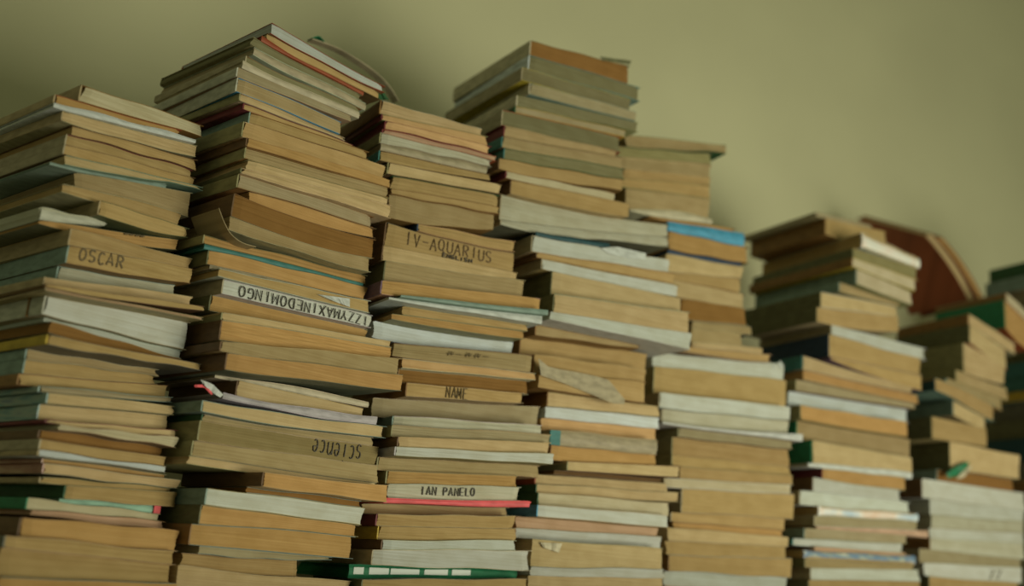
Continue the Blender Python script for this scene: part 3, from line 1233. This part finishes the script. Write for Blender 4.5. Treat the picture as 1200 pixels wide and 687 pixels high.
panel(b, [(372, 345), (410, 350)], [(388, 352), (410, 360)], 'paper_scrap', PAL['white'], out=.003)
b = bk(6, 1113, 518)
panel(b, [(1109, 555), (1122, 546), (1136, 541)], [(1111, 561), (1124, 557), (1134, 547)], 'green_flap', PAL['green'], out=.012)
panel(b, [(1124, 557), (1134, 548), (1140, 545)], [(1120, 562), (1130, 560), (1138, 549)], 'page_corner', PAL['cream'], out=.012)
b = bk(3, 623, 48)
panel(b, [(703, 66), (722, 69), (740, 71)], [(706, 71), (722, 73), (738, 76)], 'torn_cover', PAL['dolive'], out=.002)
b = bk(1, 262, 461)
panel(b, [(235, 445), (249, 450), (262, 463)], [(238, 450), (247, 459), (258, 466)], 'turned_up_page', PAL['white'], out=.004)
panel(b, [(228, 451), (240, 451), (250, 461)], [(228, 454), (239, 454), (248, 463)], 'red_corner', PAL['red'], out=.003)
b = bk(3, 624, 632)
panel(b, [(633, 636), (659, 637)], [(637, 642), (655, 648)], 'folded_corner', PAL['cream'], out=.004)
b = bk(4, 766, 412)
panel(b, [(905, 429), (912, 425), (915, 423)], [(905, 433), (913, 432), (919, 431)], 'turned_up_corner', PAL['white'], out=.001, thick=.003)

# brown ribbon round the thick white book
b = bk(0, 55, 347)
q = [b.eu * -.0045 + b.ev * .034, b.eu * .001 + b.ev * .034, b.eu * .001 + b.ev * .038, b.eu * -.0045 + b.ev * .038]
box('ribbon', [(p.x, p.y, b.bot[0] - b.base.z) for p in q], [(p.x, p.y, b.top[0] - b.base.z + .001) for p in q], COVER, b.root, PAL['brown'])

# ------------------------------------------------------------------ two books leaning from the seventh stack
def leaning_book(corners, thick, cover, pages, label, lean=.012):
    """corners: front-bottom, back-bottom, back-top, front-top of the lower cover, in metres"""
    root = bpy.data.objects.new('book', None)
    col.objects.link(root)
    root.location = corners[0]
    fb, bb, bt, ft = [c - corners[0] for c in corners]
    nrm = (bb - fb).cross(ft - fb).normalized()
    if nrm.x < 0: nrm = -nrm
    n, m_ = 10, 6
    def sheet(name, h0, h1, color, mat, e):
        V, U, Fc = [], [], []
        for q, h in ((0, h0), (1, h1)):
            for i in range(n + 1):
                t = -e + (1 + 2 * e) * i / n
                for k in range(m_ + 1):
                    s_ = -e + (1 + 2 * e) * k / m_
                    p = (fb * (1 - s_) + bb * s_) * (1 - t) + (ft * (1 - s_) + bt * s_) * t
                    p = p + nrm * (h + lean * 4 * t * (1 - t))
                    V.append(tuple(p)); U.append((t * .2 + s_ * .2, h))
        r, tot = m_ + 1, (n + 1) * (m_ + 1)
        for i in range(n):
            for k in range(m_):
                a = i * r + k
                Fc.append((a, a + 1, a + r + 1, a + r)); Fc.append((tot + a + r, tot + a + r + 1, tot + a + 1, tot + a))
            for k in (0, m_):
                a = i * r + k
                Fc.append((a, a + r, tot + a + r, tot + a))
        for k in range(m_):
            for i in (0, n):
                a = i * r + k
                Fc.append((a, a + 1, tot + a + 1, tot + a))
        return mesh_obj(name, V, Fc, mat, root, U, color)
    sheet('front_cover', 0, .0012, cover, COVER, .012)
    sheet('page_block', .0012, thick - .0012, pages, PAPER, 0)
    sheet('back_cover', thick - .0012, thick, cover, COVER, .012)
    tag(root, label, 'book', 'books leaning between two stacks')
    return root

y1 = bk(6, 1179, 343)
def left_edge(v, dz=.001):
    return Vector((*(y1.P + y1.ev * v).xy, y1.top[0] + dz))
def px_of(p):
    d = p - CAM
    return W / 2 + F * d.dot(RGT) / d.dot(FWD), H / 2 - F * d.dot(UPV) / d.dot(FWD)
def v_for(x):
    lo, hi = -.1, .5
    for _ in range(40):
        mid = (lo + hi) / 2
        if px_of(left_edge(mid))[0] > x: lo = mid
        else: hi = mid
    return lo
fb, bb = left_edge(v_for(1134)), left_edge(v_for(1066))
bt, ft = at_depth(1006, 256, bb.y + .03), at_depth(1084, 277, fb.y + .01)
leaning_book([fb, bb, bt, ft], .026, PAL['redbrown'], PAL['ltan'],
             'red-brown covered book leaning left from seventh stack, its underside showing')
nrm = (bb - fb).cross(ft - fb).normalized()
if nrm.x < 0: nrm = -nrm
sd = (fb - ft).normalized()
sh = nrm * .034
sh = sh + sd * (sh.z / -sd.z)
leaning_book([p + sh for p in (fb, bb, bt, ft)], .020, PAL['redbrown'], PAL['orange'],
             'orange-edged book leaning over the red-brown book beside the rightmost stack')
